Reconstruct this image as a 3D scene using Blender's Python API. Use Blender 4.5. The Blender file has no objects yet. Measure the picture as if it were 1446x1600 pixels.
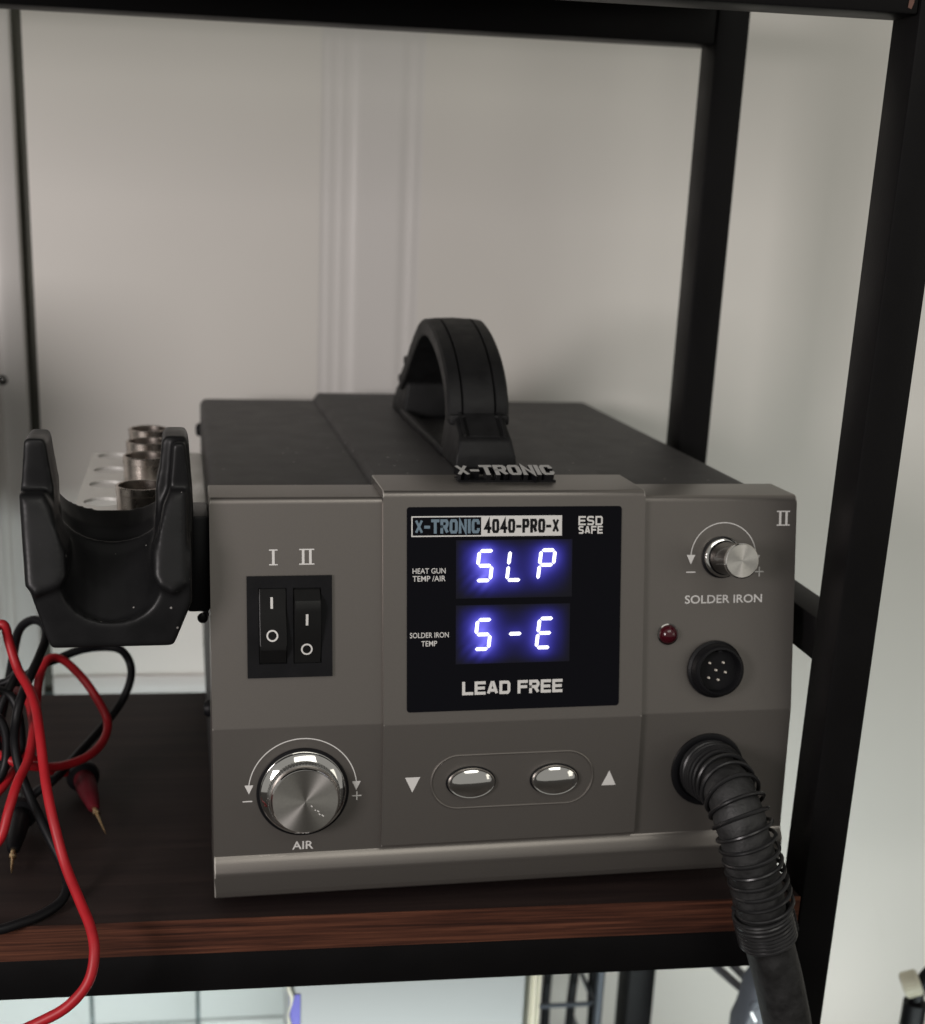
import bpy, bmesh, math, random
from mathutils import Vector, Matrix, Euler
random.seed(7)
C = bpy.context.scene.collection
PI = math.pi
# ------------------------------------------------------------------ camera
cam_d = bpy.data.cameras.new('camera'); cam = bpy.data.objects.new('camera', cam_d); C.objects.link(cam)
bpy.context.scene.camera = cam
FPX, CX, CY = 2003.4, 665.79, 912.12
cam_d.sensor_fit = 'VERTICAL'; cam_d.sensor_height = 24.0; cam_d.sensor_width = 24.0 * 1446 / 1600
cam_d.lens = FPX / 1600 * 24.0
cam_d.shift_x = (723 - CX) / 1600; cam_d.shift_y = (CY - 800) / 1600
cam_d.clip_start = 0.01; cam_d.clip_end = 100
RX, RY, RZ = -0.28438595, -0.03763905, -0.19229496
Rm = Matrix.Rotation(RZ, 3, 'Z') @ Matrix.Rotation(RX, 3, 'X') @ Matrix.Rotation(RY, 3, 'Y')
right, fwd, upv = Rm.col[0], Rm.col[1], Rm.col[2]
M = Matrix((right, upv, -fwd)).transposed().to_4x4(); M.translation = Vector((-0.13421268, -0.50241956, 0.28500876))
cam.matrix_world = M
cam_d.dof.use_dof = True; cam_d.dof.focus_distance = 0.50; cam_d.dof.aperture_fstop = 6.5
# ------------------------------------------------------------------ world and lamps
sc = bpy.context.scene
w = bpy.data.worlds.new('World'); sc.world = w; w.use_nodes = True
w.node_tree.nodes['Background'].inputs[0].default_value = (1.0, 0.975, 0.91, 1)
w.node_tree.nodes['Background'].inputs[1].default_value = 0.295
sc.view_settings.view_transform = 'Standard'; sc.view_settings.look = 'None'
sc.view_settings.exposure = 0.0; sc.view_settings.gamma = 1.0

def area(name, loc, target, sx, sy, power, col, spread=PI):
    l = bpy.data.lights.new(name, 'AREA'); l.shape = 'RECTANGLE'; l.size = sx; l.size_y = sy
    l.energy = power; l.color = col; l.spread = spread
    o = bpy.data.objects.new(name, l); C.objects.link(o); o.location = loc
    o.rotation_euler = (Vector(target) - Vector(loc)).to_track_quat('-Z', 'Y').to_euler()
    return o
area('window_lamp', (-0.84, -0.74, 0.37), (-0.14, 0.34, 0.24), 0.30, 0.28, 8.1, (1.0, 0.93, 0.92))
area('room_lamp', (1.9, -1.5, 0.50), (0.05, 0.2, 0.15), 0.8, 0.8, 2.2, (1.0, 0.95, 0.82))
area('ceiling_lamp', (0.2, -1.5, 1.65), (0.0, 0.0, 0.1), 1.4, 0.8, 9.0, (1.0, 0.98, 0.90))
area('low_fill_lamp', (0.02, -0.13, -0.34), (0.04, 0.345, -0.25), 0.9, 0.06, 1.45, (0.90, 1.0, 1.0), 2.1)  # added fill out of view, brightens the bay under the shelf

# ------------------------------------------------------------------ materials
def mat(name, col, rough=0.5, metal=0.0, noise=0.0, nscale=40, bump=0.0, bscale=300, spec=0.5, coat=0.0,
        rvar=0.0, emit=None, estr=0.0, transmission=0.0, aniso=0.0, specks=0.0, sscale=420):
    m = bpy.data.materials.new(name); m.use_nodes = True
    nt = m.node_tree; b = nt.nodes['Principled BSDF']
    b.inputs['Base Color'].default_value = (*col, 1); b.inputs['Roughness'].default_value = rough
    b.inputs['Metallic'].default_value = metal; b.inputs['Specular IOR Level'].default_value = spec
    b.inputs['Coat Weight'].default_value = coat
    b.inputs['Transmission Weight'].default_value = transmission
    tc = nt.nodes.new('ShaderNodeTexCoord')
    if noise or rvar:
        n = nt.nodes.new('ShaderNodeTexNoise'); n.inputs['Scale'].default_value = nscale; n.inputs['Detail'].default_value = 6
        nt.links.new(tc.outputs['Object'], n.inputs['Vector'])
    if noise:
        r = nt.nodes.new('ShaderNodeMapRange'); nt.links.new(n.outputs['Fac'], r.inputs[0])
        r.inputs[1].default_value = 0.25; r.inputs[2].default_value = 0.75
        r.inputs[3].default_value = 1 - noise; r.inputs[4].default_value = 1 + noise
        mx = nt.nodes.new('ShaderNodeMix'); mx.data_type = 'RGBA'; mx.blend_type = 'MULTIPLY'; mx.inputs[0].default_value = 1
        mx.inputs[6].default_value = (*col, 1); nt.links.new(r.outputs[0], mx.inputs[7])
        nt.links.new(mx.outputs[2], b.inputs['Base Color'])
    if rvar:
        r = nt.nodes.new('ShaderNodeMapRange'); nt.links.new(n.outputs['Fac'], r.inputs[0])
        r.inputs[1].default_value = 0.3; r.inputs[2].default_value = 0.7
        r.inputs[3].default_value = max(0.02, rough - rvar); r.inputs[4].default_value = rough + rvar
        nt.links.new(r.outputs[0], b.inputs['Roughness'])
    if bump:
        n2 = nt.nodes.new('ShaderNodeTexNoise'); n2.inputs['Scale'].default_value = bscale; n2.inputs['Detail'].default_value = 3
        nt.links.new(tc.outputs['Object'], n2.inputs['Vector'])
        bp = nt.nodes.new('ShaderNodeBump'); bp.inputs['Strength'].default_value = bump; bp.inputs['Distance'].default_value = 0.0004
        nt.links.new(n2.outputs['Fac'], bp.inputs['Height']); nt.links.new(bp.outputs[0], b.inputs['Normal'])
    if aniso:
        b.inputs['Anisotropic'].default_value = aniso
        tg = nt.nodes.new('ShaderNodeTangent'); tg.direction_type = 'RADIAL'; tg.axis = 'Z'
        nt.links.new(tg.outputs[0], b.inputs['Tangent'])
    if specks:
        vo = nt.nodes.new('ShaderNodeTexVoronoi'); vo.inputs['Scale'].default_value = sscale
        nt.links.new(tc.outputs['Object'], vo.inputs['Vector'])
        sx_ = nt.nodes.new('ShaderNodeSeparateColor'); nt.links.new(vo.outputs['Color'], sx_.inputs[0])
        th = nt.nodes.new('ShaderNodeMath'); th.operation = 'GREATER_THAN'; th.inputs[1].default_value = 1 - specks
        nt.links.new(sx_.outputs[0], th.inputs[0])
        rd = nt.nodes.new('ShaderNodeMath'); rd.operation = 'MULTIPLY'; rd.inputs[1].default_value = 0.22
        nt.links.new(sx_.outputs[1], rd.inputs[0])
        ls = nt.nodes.new('ShaderNodeMath'); ls.operation = 'LESS_THAN'
        nt.links.new(vo.outputs['Distance'], ls.inputs[0]); nt.links.new(rd.outputs[0], ls.inputs[1])
        mu = nt.nodes.new('ShaderNodeMath'); mu.operation = 'MULTIPLY'
        nt.links.new(th.outputs[0], mu.inputs[0]); nt.links.new(ls.outputs[0], mu.inputs[1])
        mq = nt.nodes.new('ShaderNodeMix'); mq.data_type = 'RGBA'; mq.inputs[7].default_value = (0.22, 0.21, 0.20, 1)
        old = b.inputs['Base Color'].links[0].from_socket if b.inputs['Base Color'].links else None
        if old: nt.links.new(old, mq.inputs[6])
        else: mq.inputs[6].default_value = (*col, 1)
        nt.links.new(mu.outputs[0], mq.inputs[0]); nt.links.new(mq.outputs[2], b.inputs['Base Color'])
    if emit:
        b.inputs['Emission Color'].default_value = (*emit, 1); b.inputs['Emission Strength'].default_value = estr
    return m

M_panel = mat('champagne_metallic_paint', (0.212, 0.196, 0.181), 0.36, 0.80, 0.04, 2500, 0.06, 4000)
M_edge = mat('rubbed_edge_highlight', (0.40, 0.38, 0.35), 0.45, 0.5, 0.25, 60)  # edge highlights put into the bevel colour, along with rubbed paint
M_house = mat('black_powder_coat', (0.020, 0.019, 0.0197), 0.55, 0, 0.06, 60, 0.18, 2600, rvar=0.03, spec=0.35, specks=0.10, sscale=300)
M_black = mat('black_plastic', (0.007, 0.007, 0.008), 0.42, 0, 0.15, 90, 0.15, 900, rvar=0.06, spec=0.16)
M_blackdeep = mat('deep_black_plastic', (0.004, 0.004, 0.005), 0.4, spec=0.25)
M_rocker = mat('rocker_plastic', (0.007, 0.007, 0.007), 0.36, 0, 0.1, 200, 0.06, 1500, spec=0.2)
M_rubber = mat('black_rubber', (0.009, 0.009, 0.0095), 0.55, 0, 0.2, 120, 0.25, 700, rvar=0.08, spec=0.25)
M_holder = mat('holder_plastic', (0.007, 0.007, 0.0075), 0.40, 0, 0.15, 60, 0.05, 900, rvar=0.10, spec=0.22, specks=0.07, sscale=420)
M_chrome = mat('chrome', (0.80, 0.79, 0.77), 0.06, 1.0)
M_brush = mat('brushed_aluminium', (0.74, 0.72, 0.68), 0.30, 1.0, 0.05, 900, aniso=0.85)
M_knurl = mat('knurled_metal', (0.55, 0.55, 0.54), 0.22, 1.0)
M_gunmetal = mat('dark_chrome', (0.16, 0.155, 0.15), 0.09, 1.0)
M_print = mat('white_print', (0.62, 0.61, 0.59), 0.6)
M_badge = mat('badge_face', (0.36, 0.355, 0.345), 0.55)
M_printblue = mat('blue_grey_print', (0.13, 0.19, 0.24), 0.6)
M_glass = mat('display_black', (0.003, 0.003, 0.005), 0.22, 0, 0, spec=0.12, bump=0.02, bscale=220)
M_led = mat('led_red_lens', (0.045, 0.002, 0.006), 0.15, coat=0.3)
M_seg = mat('lit_segment', (0.8, 0.8, 0.9), 0.5, emit=(0.86, 0.87, 1.0), estr=1.6)
M_post = mat('black_rack_paint', (0.005, 0.0047, 0.005), 0.48, 0, 0.15, 30, 0.12, 900, rvar=0.06, spec=0.13)
M_nozzle = mat('nozzle_steel', (0.46, 0.41, 0.37), 0.27, 1.0, 0.2, 90, rvar=0.06)
M_brack = mat('bracket_steel', (0.62, 0.61, 0.58), 0.42, 0.25, 0.04, 60)
M_red = mat('red_silicone', (0.36, 0.010, 0.016), 0.45, 0, 0.12, 150, spec=0.35)
M_redprobe = mat('red_probe', (0.085, 0.005, 0.010), 0.55, spec=0.2)
M_blackwire = mat('black_silicone', (0.006, 0.006, 0.007), 0.42, 0, 0.1, 100, spec=0.2)
M_gold = mat('gold_tip', (0.75, 0.55, 0.32), 0.25, 1.0)
M_wall = mat('white_wall_paint', (0.735, 0.712, 0.662), 0.45, 0, 0.03, 5, 0.10, 90)
M_trim = mat('white_trim', (0.72, 0.70, 0.67), 0.35, 0, 0.02, 10)
M_seal = mat('dark_olive_seal', (0.050, 0.050, 0.036), 0.6, 0, 0.15, 20)
M_tile = mat('pale_tile', (0.70, 0.76, 0.74), 0.18, 0, 0.03, 15)
M_grout = mat('grey_grout', (0.20, 0.27, 0.28), 0.8, 0, 0.2, 80)
M_floor = mat('dark_floor', (0.05, 0.042, 0.037), 0.5, 0, 0.3, 8)
M_carton = mat('white_carton', (0.46, 0.49, 0.485), 0.45, 0, 0.02, 20)
M_blue = mat('blue_violet_label', (0.12, 0.11, 0.55), 0.4)
M_cream = mat('cream_sleeve', (0.72, 0.70, 0.58), 0.35, 0, 0.05, 30)
M_pin = mat('pin_metal', (0.75, 0.70, 0.62), 0.5, 0.3)
M_wire = mat('grey_wire', (0.09, 0.10, 0.12), 0.45, 0.3)
M_gadget = mat('slate_plastic', (0.085, 0.095, 0.115), 0.4, 0, 0.05, 60)
M_white = mat('white_light_bar', (0.8, 0.8, 0.8), 0.4, emit=(0.9, 1.0, 1.0), estr=0.9)
M_ivory = mat('ivory_knob', (0.62, 0.60, 0.48), 0.4, 0, 0.1, 80)
M_chip = mat('bare_brown_metal', (0.12, 0.06, 0.045), 0.7, 0, 0.3, 200)
M_braid = mat('braided_sleeve', (0.05, 0.05, 0.055), 0.6, 0, 0.7, 900)

def wood():
    m = bpy.data.materials.new('dark_wood_laminate'); m.use_nodes = True
    nt = m.node_tree; b = nt.nodes['Principled BSDF']
    tc = nt.nodes.new('ShaderNodeTexCoord'); mp = nt.nodes.new('ShaderNodeMapping')
    mp.inputs['Scale'].default_value = (14, 260, 620)
    nt.links.new(tc.outputs['Object'], mp.inputs['Vector'])
    n = nt.nodes.new('ShaderNodeTexNoise'); n.inputs['Scale'].default_value = 1.0; n.inputs['Detail'].default_value = 7; n.inputs['Roughness'].default_value = 0.62
    n.inputs['Distortion'].default_value = 0.35
    nt.links.new(mp.outputs[0], n.inputs['Vector'])
    cr = nt.nodes.new('ShaderNodeValToRGB'); e = cr.color_ramp.elements
    e[0].position = 0.33; e[0].color = (0.022, 0.0085, 0.006, 1)
    e[1].position = 0.70; e[1].color = (0.135, 0.050, 0.028, 1)
    x = e.new(0.50); x.color = (0.062, 0.022, 0.013, 1)
    nt.links.new(n.outputs['Fac'], cr.inputs[0]); nt.links.new(cr.outputs[0], b.inputs['Base Color'])
    b.inputs['Roughness'].default_value = 0.6; b.inputs['Specular IOR Level'].default_value = 0.2
    bp = nt.nodes.new('ShaderNodeBump'); bp.inputs['Strength'].default_value = 0.2; bp.inputs['Distance'].default_value = 0.0003
    nt.links.new(n.outputs['Fac'], bp.inputs['Height']); nt.links.new(bp.outputs[0], b.inputs['Normal'])
    return m
M_wood = wood()
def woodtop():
    m = M_wood.copy(); m.name = 'shaded_wood_top'  # darker copy of the edge laminate: shade put into the top's colour
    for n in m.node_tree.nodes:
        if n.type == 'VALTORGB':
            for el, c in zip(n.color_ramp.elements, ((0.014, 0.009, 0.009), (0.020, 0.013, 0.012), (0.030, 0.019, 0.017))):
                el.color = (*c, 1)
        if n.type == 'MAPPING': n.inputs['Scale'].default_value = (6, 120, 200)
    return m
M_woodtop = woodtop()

# ------------------------------------------------------------------ mesh helpers
def link(name, me, m, parent=None, mw=None):
    o = bpy.data.objects.new(name, me)
    if m is not None:
        for q in (m if isinstance(m, (list, tuple)) else [m]): me.materials.append(q)
    C.objects.link(o)
    if parent is not None: o.parent = parent
    if mw is not None: o.matrix_local = mw
    return o
def bm_obj(name, bm, m, parent=None, mw=None, smooth=40):
    bmesh.ops.recalc_face_normals(bm, faces=bm.faces)
    me = bpy.data.meshes.new(name); bm.to_mesh(me); bm.free()
    if smooth:
        for p in me.polygons: p.use_smooth = True
        me.set_sharp_from_angle(angle=math.radians(smooth))
    return link(name, me, m, parent, mw)
def empty(name, label, cat, loc=(0, 0, 0), rz=0, group=None):
    o = bpy.data.objects.new(name, None); C.objects.link(o); o.location = loc; o.rotation_euler = (0, 0, rz)
    o.empty_display_size = 0.02
    o['label'] = label; o['category'] = cat
    if group: o['group'] = group
    return o
def tag(o, label, cat, group=None):
    o['label'] = label; o['category'] = cat
    if group: o['group'] = group
    return o
def add_box(bm, x0, x1, y0, y1, z0, z1, bev=0.0, seg=2, mi=0):
    vs = [bm.verts.new((x, y, z)) for x in (x0, x1) for y in (y0, y1) for z in (z0, z1)]
    fs = [bm.faces.new([vs[i] for i in f]) for f in ((0, 1, 3, 2), (4, 6, 7, 5), (0, 4, 5, 1), (2, 3, 7, 6), (0, 2, 6, 4), (1, 5, 7, 3))]
    for f in fs: f.material_index = mi
    if bev:
        es = list({e for f in fs for e in f.edges})
        r = bmesh.ops.bevel(bm, geom=es, offset=bev, segments=seg, profile=0.5, affect='EDGES')
        for f in r['faces']: f.material_index = mi
def box(name, m, parent, x0, x1, y0, y1, z0, z1, bev=0.0, seg=2, mw=None):
    bm = bmesh.new(); add_box(bm, x0, x1, y0, y1, z0, z1, bev, seg)
    return bm_obj(name, bm, m, parent, mw)
def add_prism(bm, poly, h0, h1, fn=lambda a, b, h: (a, b, h), bev=0.0, seg=2, mi=0, sides=True):
    n = len(poly)
    A = [bm.verts.new(fn(a, b, h0)) for a, b in poly]; B = [bm.verts.new(fn(a, b, h1)) for a, b in poly]
    fs = [bm.faces.new(A[::-1]), bm.faces.new(B)]
    for i in range(n): fs.append(bm.faces.new((A[i], A[(i + 1) % n], B[(i + 1) % n], B[i])))
    for f in fs: f.material_index = mi
    if bev:
        es = list(fs[0].edges) + list(fs[1].edges)
        bmesh.ops.bevel(bm, geom=list(set(es)), offset=bev, segments=seg, profile=0.5, affect='EDGES')
def rrect(x0, x1, y0, y1, r, n=6):
    out = []
    for cx, cy, a0 in ((x1 - r, y1 - r, 0), (x0 + r, y1 - r, 90), (x0 + r, y0 + r, 180), (x1 - r, y0 + r, 270)):
        for k in range(n + 1):
            a = math.radians(a0 + 90 * k / n); out.append((cx + r * math.cos(a), cy + r * math.sin(a)))
    return out
def add_lathe(bm, prof, n=64, mats=None, sx=1.0, sy=1.0, cx=0, cy=0):
    rings = []
    for r, z in prof:
        if r < 1e-7: rings.append([bm.verts.new((cx, cy, z))])
        else: rings.append([bm.verts.new((cx + sx * r * math.cos(2 * PI * k / n), cy + sy * r * math.sin(2 * PI * k / n), z)) for k in range(n)])
    for i in range(len(rings) - 1):
        a, b = rings[i], rings[i + 1]
        for k in range(n):
            k2 = (k + 1) % n
            if len(a) == 1 and len(b) == 1: continue
            if len(a) == 1: f = bm.faces.new((a[0], b[k2], b[k]))
            elif len(b) == 1: f = bm.faces.new((a[k], a[k2], b[0]))
            else: f = bm.faces.new((a[k], a[k2], b[k2], b[k]))
            if mats: f.material_index = mats[i]
def lathe(name, m, parent, prof, mw=None, n=64, mats=None, sx=1, sy=1, smooth=35):
    bm = bmesh.new(); add_lathe(bm, prof, n, mats, sx, sy)
    return bm_obj(name, bm, m, parent, mw, smooth)
def spline(pts, per=8):
    P = [Vector(p) for p in pts]; out = []
    for i in range(len(P) - 1):
        p0 = P[max(i - 1, 0)]; p1 = P[i]; p2 = P[i + 1]; p3 = P[min(i + 2, len(P) - 1)]
        for k in range(per):
            t = k / per
            out.append(0.5 * ((2 * p1) + (p2 - p0) * t + (2 * p0 - 5 * p1 + 4 * p2 - p3) * t * t + (3 * p1 - p0 - 3 * p2 + p3) * t ** 3))
    out.append(P[-1]); return out
def frames(path):
    n = len(path); T = []
    for i in range(n):
        t = path[min(i + 1, n - 1)] - path[max(i - 1, 0)]; T.append(t.normalized())
    u = T[0].orthogonal().normalized(); fr = []
    for i in range(n):
        u = (u - T[i] * u.dot(T[i])).normalized(); fr.append((T[i], u, T[i].cross(u)))
    return fr
def add_tube(bm, path, rad, n=12, cap=True, mi=0):
    path = [Vector(p) for p in path]; fr = frames(path); rings = []
    for i, (p, (t, u, v)) in enumerate(zip(path, fr)):
        r = rad(i / (len(path) - 1)) if callable(rad) else rad
        rings.append([bm.verts.new(p + u * (r * math.cos(2 * PI * k / n)) + v * (r * math.sin(2 * PI * k / n))) for k in range(n)])
    for a, b in zip(rings, rings[1:]):
        for k in range(n):
            f = bm.faces.new((a[k], a[(k + 1) % n], b[(k + 1) % n], b[k])); f.material_index = mi
    if cap:
        bm.faces.new(rings[0][::-1]).material_index = mi; bm.faces.new(rings[-1]).material_index = mi
def tube(name, m, parent, path, rad, n=12, mw=None, smooth=50):
    bm = bmesh.new(); add_tube(bm, path, rad, n); return bm_obj(name, bm, m, parent, mw, smooth)
def evalmesh(me, mods):
    t = bpy.data.objects.new('temporary', me); C.objects.link(t)
    for kind, kw in mods:
        md = t.modifiers.new(kind, kind)
        for k, v in kw.items(): setattr(md, k, v)
    dg = bpy.context.evaluated_depsgraph_get(); dg.update()
    out = bpy.data.meshes.new_from_object(t.evaluated_get(dg)); bpy.data.objects.remove(t); return out
# ---- flat print: strokes, ribbons, text
def add_stroke(bm, pts, t, z=0.0, closed=False, mi=0, h=0.00012):
    P = [Vector((p[0], p[1])) for p in pts]; n = len(P); L, R = [], []
    for i in range(n):
        if closed: d0 = (P[i] - P[i - 1]).normalized(); d1 = (P[(i + 1) % n] - P[i]).normalized()
        else:
            d1 = (P[min(i + 1, n - 1)] - P[i]); d0 = (P[i] - P[max(i - 1, 0)])
            if d1.length < 1e-9: d1 = d0
            if d0.length < 1e-9: d0 = d1
            d0 = d0.normalized(); d1 = d1.normalized()
        b = (d0 + d1); b = b.normalized() if b.length > 1e-6 else d0
        nrm = Vector((-b.y, b.x)); c = max(0.35, nrm.dot(Vector((-d1.y, d1.x))))
        L.append(P[i] + nrm * (t / 2 / c)); R.append(P[i] - nrm * (t / 2 / c))
    vl = [bm.verts.new((p.x, p.y, z)) for p in L]; vr = [bm.verts.new((p.x, p.y, z)) for p in R]
    for i in range(n if closed else n - 1):
        j = (i + 1) % n
        bm.faces.new((vr[i], vr[j], vl[j], vl[i])).material_index = mi
def add_poly(bm, pts, z=0.0, mi=0):
    bm.faces.new([bm.verts.new((a, b, z)) for a, b in pts]).material_index = mi
c = 0.16
GLY = {
 'X': [[(0, 0), (1, 1)], [(0, 1), (1, 0)]], '-': [[(.05, .45), (.95, .45)]], 'T': [[(0, 1), (1, 1)], [(.5, 1), (.5, -.0)]],
 'R': [[(0, 0), (0, 1), (1 - c, 1), (1, 1 - c), (1, .5 + c), (1 - c, .48), (0, .48)], [(.55, .48), (1, 0)]],
 'O': [[(c, 0), (1 - c, 0), (1, c), (1, 1 - c), (1 - c, 1), (c, 1), (0, 1 - c), (0, c), 'c']],
 'N': [[(0, 0), (0, 1), (1, 0), (1, 1)]], 'I': [[(.5, 0), (.5, 1)]],
 'C': [[(1, .80), (1, 1 - c), (1 - c, 1), (c, 1), (0, 1 - c), (0, c), (c, 0), (1 - c, 0), (1, c), (1, .20)]],
 '4': [[(.75, 0), (.75, 1), (0, .3), (1.05, .3)]], 'P': [[(0, 0), (0, 1), (1 - c, 1), (1, 1 - c), (1, .48 + c), (1 - c, .45), (0, .45)]],
 'L': [[(0, 1), (0, 0), (1, 0)]], 'E': [[(1, 1), (0, 1), (0, 0), (1, 0)], [(0, .5), (.9, .5)]],
 'A': [[(0, 0), (.42, 1), (.58, 1), (1, 0)], [(.45, .26), (.86, .26)]], 'D': [[(0, 0), (0, 1), (1 - c, 1), (1, 1 - c), (1, c), (1 - c, 0), 'c']],
 'F': [[(0, 0), (0, 1), (1, 1)], [(0, .5), (.9, .5)]],
 'S': [[(1, .93), (1 - c, 1), (c, 1), (0, 1 - c), (0, .5 + c), (c, .53), (1 - c, .47), (1, .5 - c), (1, c), (1 - c, 0), (c, 0), (0, .07)]],
}
GLY['0'] = GLY['O']
NARROW = {'I': 0.0, '-': 0.6}
def add_word(bm, word, x0, x1, y0, y1, t, gap=0.30, mi=0, z=0.0, lean=0.0):
    """block lettering: word fills x0..x1, y0..y1 with stroke thickness t"""
    wid = [NARROW.get(ch, 1.0) if ch != ' ' else 0.35 for ch in word]
    n = len(word); g = t * (1 + gap)          # centre line to centre line gap
    unit = (x1 - x0 - t - g * (n - 1)) / sum(wid)
    x = x0 + t / 2; k = 0
    for ch, wd in zip(word, wid):
        ww = unit * wd
        for s in GLY.get(ch, []):
            closed = s[-1] == 'c'; pts = s[:-1] if closed else s
            pp = []
            for a, b in pts:
                yy = y0 + t / 2 + b * (y1 - y0 - t)
                pp.append((x + a * ww + lean * (yy - y0), yy))
            if not closed:  # square the ends out to the letter box
                for i, j in ((0, 1), (-1, -2)):
                    v = Vector(pp[i]) - Vector(pp[j])
                    if abs(v.x) < 1e-6 or abs(v.y) < 1e-6: v = v.normalized() * t / 2
                    else: v = v.normalized() * t * 0.15
                    pp[i] = (pp[i][0] + v.x, pp[i][1] + v.y)
            add_stroke(bm, pp, t * (.8 if ch == 'X' else 1), z + k * 0.000006, closed, mi); k += 1
        x += ww + g
def text(name, s, m, parent, mw, x0, x1, y0, y1, align='CENTER', bold=0.0, extrude=0.0):
    cu = bpy.data.curves.new(name, 'FONT'); cu.body = s; cu.offset = bold; cu.resolution_u = 4; cu.extrude = extrude
    t = bpy.data.objects.new('temporary', cu); C.objects.link(t)
    dg = bpy.context.evaluated_depsgraph_get(); dg.update()
    me = bpy.data.meshes.new_from_object(t.evaluated_get(dg)); bpy.data.objects.remove(t)
    xs = [v.co.x for v in me.vertices]; ys = [v.co.y for v in me.vertices]
    ax, bx, ay, by = min(xs), max(xs), min(ys), max(ys)
    for v in me.vertices:
        v.co.x = x0 + (v.co.x - ax) / (bx - ax) * (x1 - x0); v.co.y = y0 + (v.co.y - ay) / (by - ay) * (y1 - y0)
    me.materials.clear(); me.name = name
    return link(name, me, m, parent, mw)
def arc_pts(cx, cy, r, a0, a1, n=40):
    return [(cx + r * math.cos(math.radians(a0 + (a1 - a0) * k / n)), cy + r * math.sin(math.radians(a0 + (a1 - a0) * k / n))) for k in range(n + 1)]

# ================================================================== rack and wall (rack axes are turned 2.7 degrees)
RA = -0.047796
def structure(name, rz=0.0):
    o = bpy.data.objects.new(name, None); C.objects.link(o); o.rotation_euler = (0, 0, rz); o['kind'] = 'structure'; return o
YW = 0.345
fl = box('floor', M_floor, None, -4, 4, -5, 1.2, -1.02, -1.0); fl['kind'] = 'structure'
wall = structure('wall', RA)
XS0, XS1 = -0.2494, -0.2425
box('wall_panel', M_wall, wall, XS1, -0.0634, YW, YW + 0.03, -0.032, 1.6)
box('wall_panel', M_wall, wall, 0.0015, 3.0, YW, YW + 0.03, -0.9, 1.6)
# moulded joint between the panels
bm = bmesh.new()
prof = [(-0.0634, 0), (-0.0625, .0014), (-0.0590, .0018), (-0.0575, -.0004), (-0.0560, .0018), (-0.0510, .0022), (-0.0500, .0004), (-0.0485, .0022), (-0.0440, .0020), (-0.0415, -.0010), (-0.0395, -.0030), (-0.0375, -.0026),
        (-0.0150, -.0026), (-0.0130, -.0030), (-0.0110, -.0014), (-0.0095, .0010), (-0.0060, .0012), (-0.0045, -.0012), (-0.0025, -.0010), (-0.0005, .0008), (0.0015, 0)]
prof = [(x_, y_ * .20) for x_, y_ in prof]
a = [bm.verts.new((x, YW + y, -0.032)) for x, y in prof]; b = [bm.verts.new((x, YW + y, 1.6)) for x, y in prof]
for i in range(len(prof) - 1): bm.faces.new((a[i], a[i + 1], b[i + 1], b[i]))
o = bm_obj('batten', bm, M_trim, wall, smooth=60)
box('skirting_strip', M_trim, wall, XS1, 0.0015, YW - 0.003, YW + 0.03, -0.046, -0.032, 0.002)
box('seal_strip', M_seal, wall, XS0, XS1, YW + 0.006, YW + 0.03, -0.06, 1.6)
# white frame to the left of the seal
bm = bmesh.new()
prof = [(-1.2, 0), (-0.2750, 0), (-0.2735, -.0025), (-0.2700, -.0030), (-0.2685, -.0010), (-0.2660, -.0005), (-0.2640, -.0040), (-0.2590, -.0048), (-0.2565, -.0030), (-0.2510, -.0028), (XS0, -.0010), (XS0, .03)]
a = [bm.verts.new((x, YW + y, -0.06)) for x, y in prof]; b = [bm.verts.new((x, YW + y, 1.6)) for x, y in prof]
for i in range(len(prof) - 1): bm.faces.new((a[i], a[i + 1], b[i + 1], b[i]))
bm_obj('door_frame', bm, M_trim, wall, smooth=50)
sw = Matrix.Translation((-0.2640, YW - 0.0045, 0.1705)) @ Matrix.Rotation(PI / 2, 4, 'X')
lathe('screw', M_gunmetal, wall, [(0.0032, 0), (0.0030, .0012), (0.0018, .002), (0, .0022)], sw, 24)
# tiles lower on the same wall
box('backing', M_grout, wall, -1.2, 0.0015, YW + 0.004, YW + 0.03, -0.9, -0.0462)
tile_me = None
x = -0.2253 - 0.0777 * 6
for k in range(8):
    x0 = -0.2253 + 0.0777 * (k - 5) + 0.0012; x1 = x0 + 0.0777 - 0.0024
    for z0, z1 in ((-0.3085, -0.0475), (-0.572, -0.3108)):
        if tile_me is None:
            o = box('tile', M_tile, wall, 0, x1 - x0, YW - 0.004, YW + 0.0045, 0, 0.261, 0.0012); tile_me = o.data
        else:
            o = link('tile', tile_me, None, wall)
        o.location = (x0, random.uniform(-.0003, .0003), z0)
box('wall_panel', M_wall, wall, -0.0720, 0.0015, YW - 0.004, YW + 0.0035, -0.9, -0.0463)

rack = empty('shelf_rack', 'black steel tube rack with dark wood shelves carrying the soldering station', 'shelf rack', (0, 0, 0), RA)
YF, PX0, PX1 = -0.032, 0.1322, 0.1497
YR = 0.184
XL0, XL1 = -0.64, -0.6225
for nm, x0, x1, y0, y1 in (('post', PX0, PX1, YF, YF + 0.021), ('post', PX0, PX1, YR, YR + 0.0233), ('post', XL0, XL1, YF, YF + 0.021), ('post', XL0, XL1, YR, YR + 0.0233)):
    box(nm, M_post, rack, x0, x1, y0, y1, -1.0, 0.95, 0.0012)
def board(z, thick=0.0158):
    bm = bmesh.new()
    add_box(bm, XL0, PX0 - 0.0008, YF + 0.0004, 0.2275, z - thick, z - 0.0004)
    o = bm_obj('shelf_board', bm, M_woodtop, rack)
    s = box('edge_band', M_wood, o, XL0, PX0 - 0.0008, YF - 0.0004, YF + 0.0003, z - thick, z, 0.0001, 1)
    return o
board(0.0); board(0.410); board(-0.36)
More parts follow.
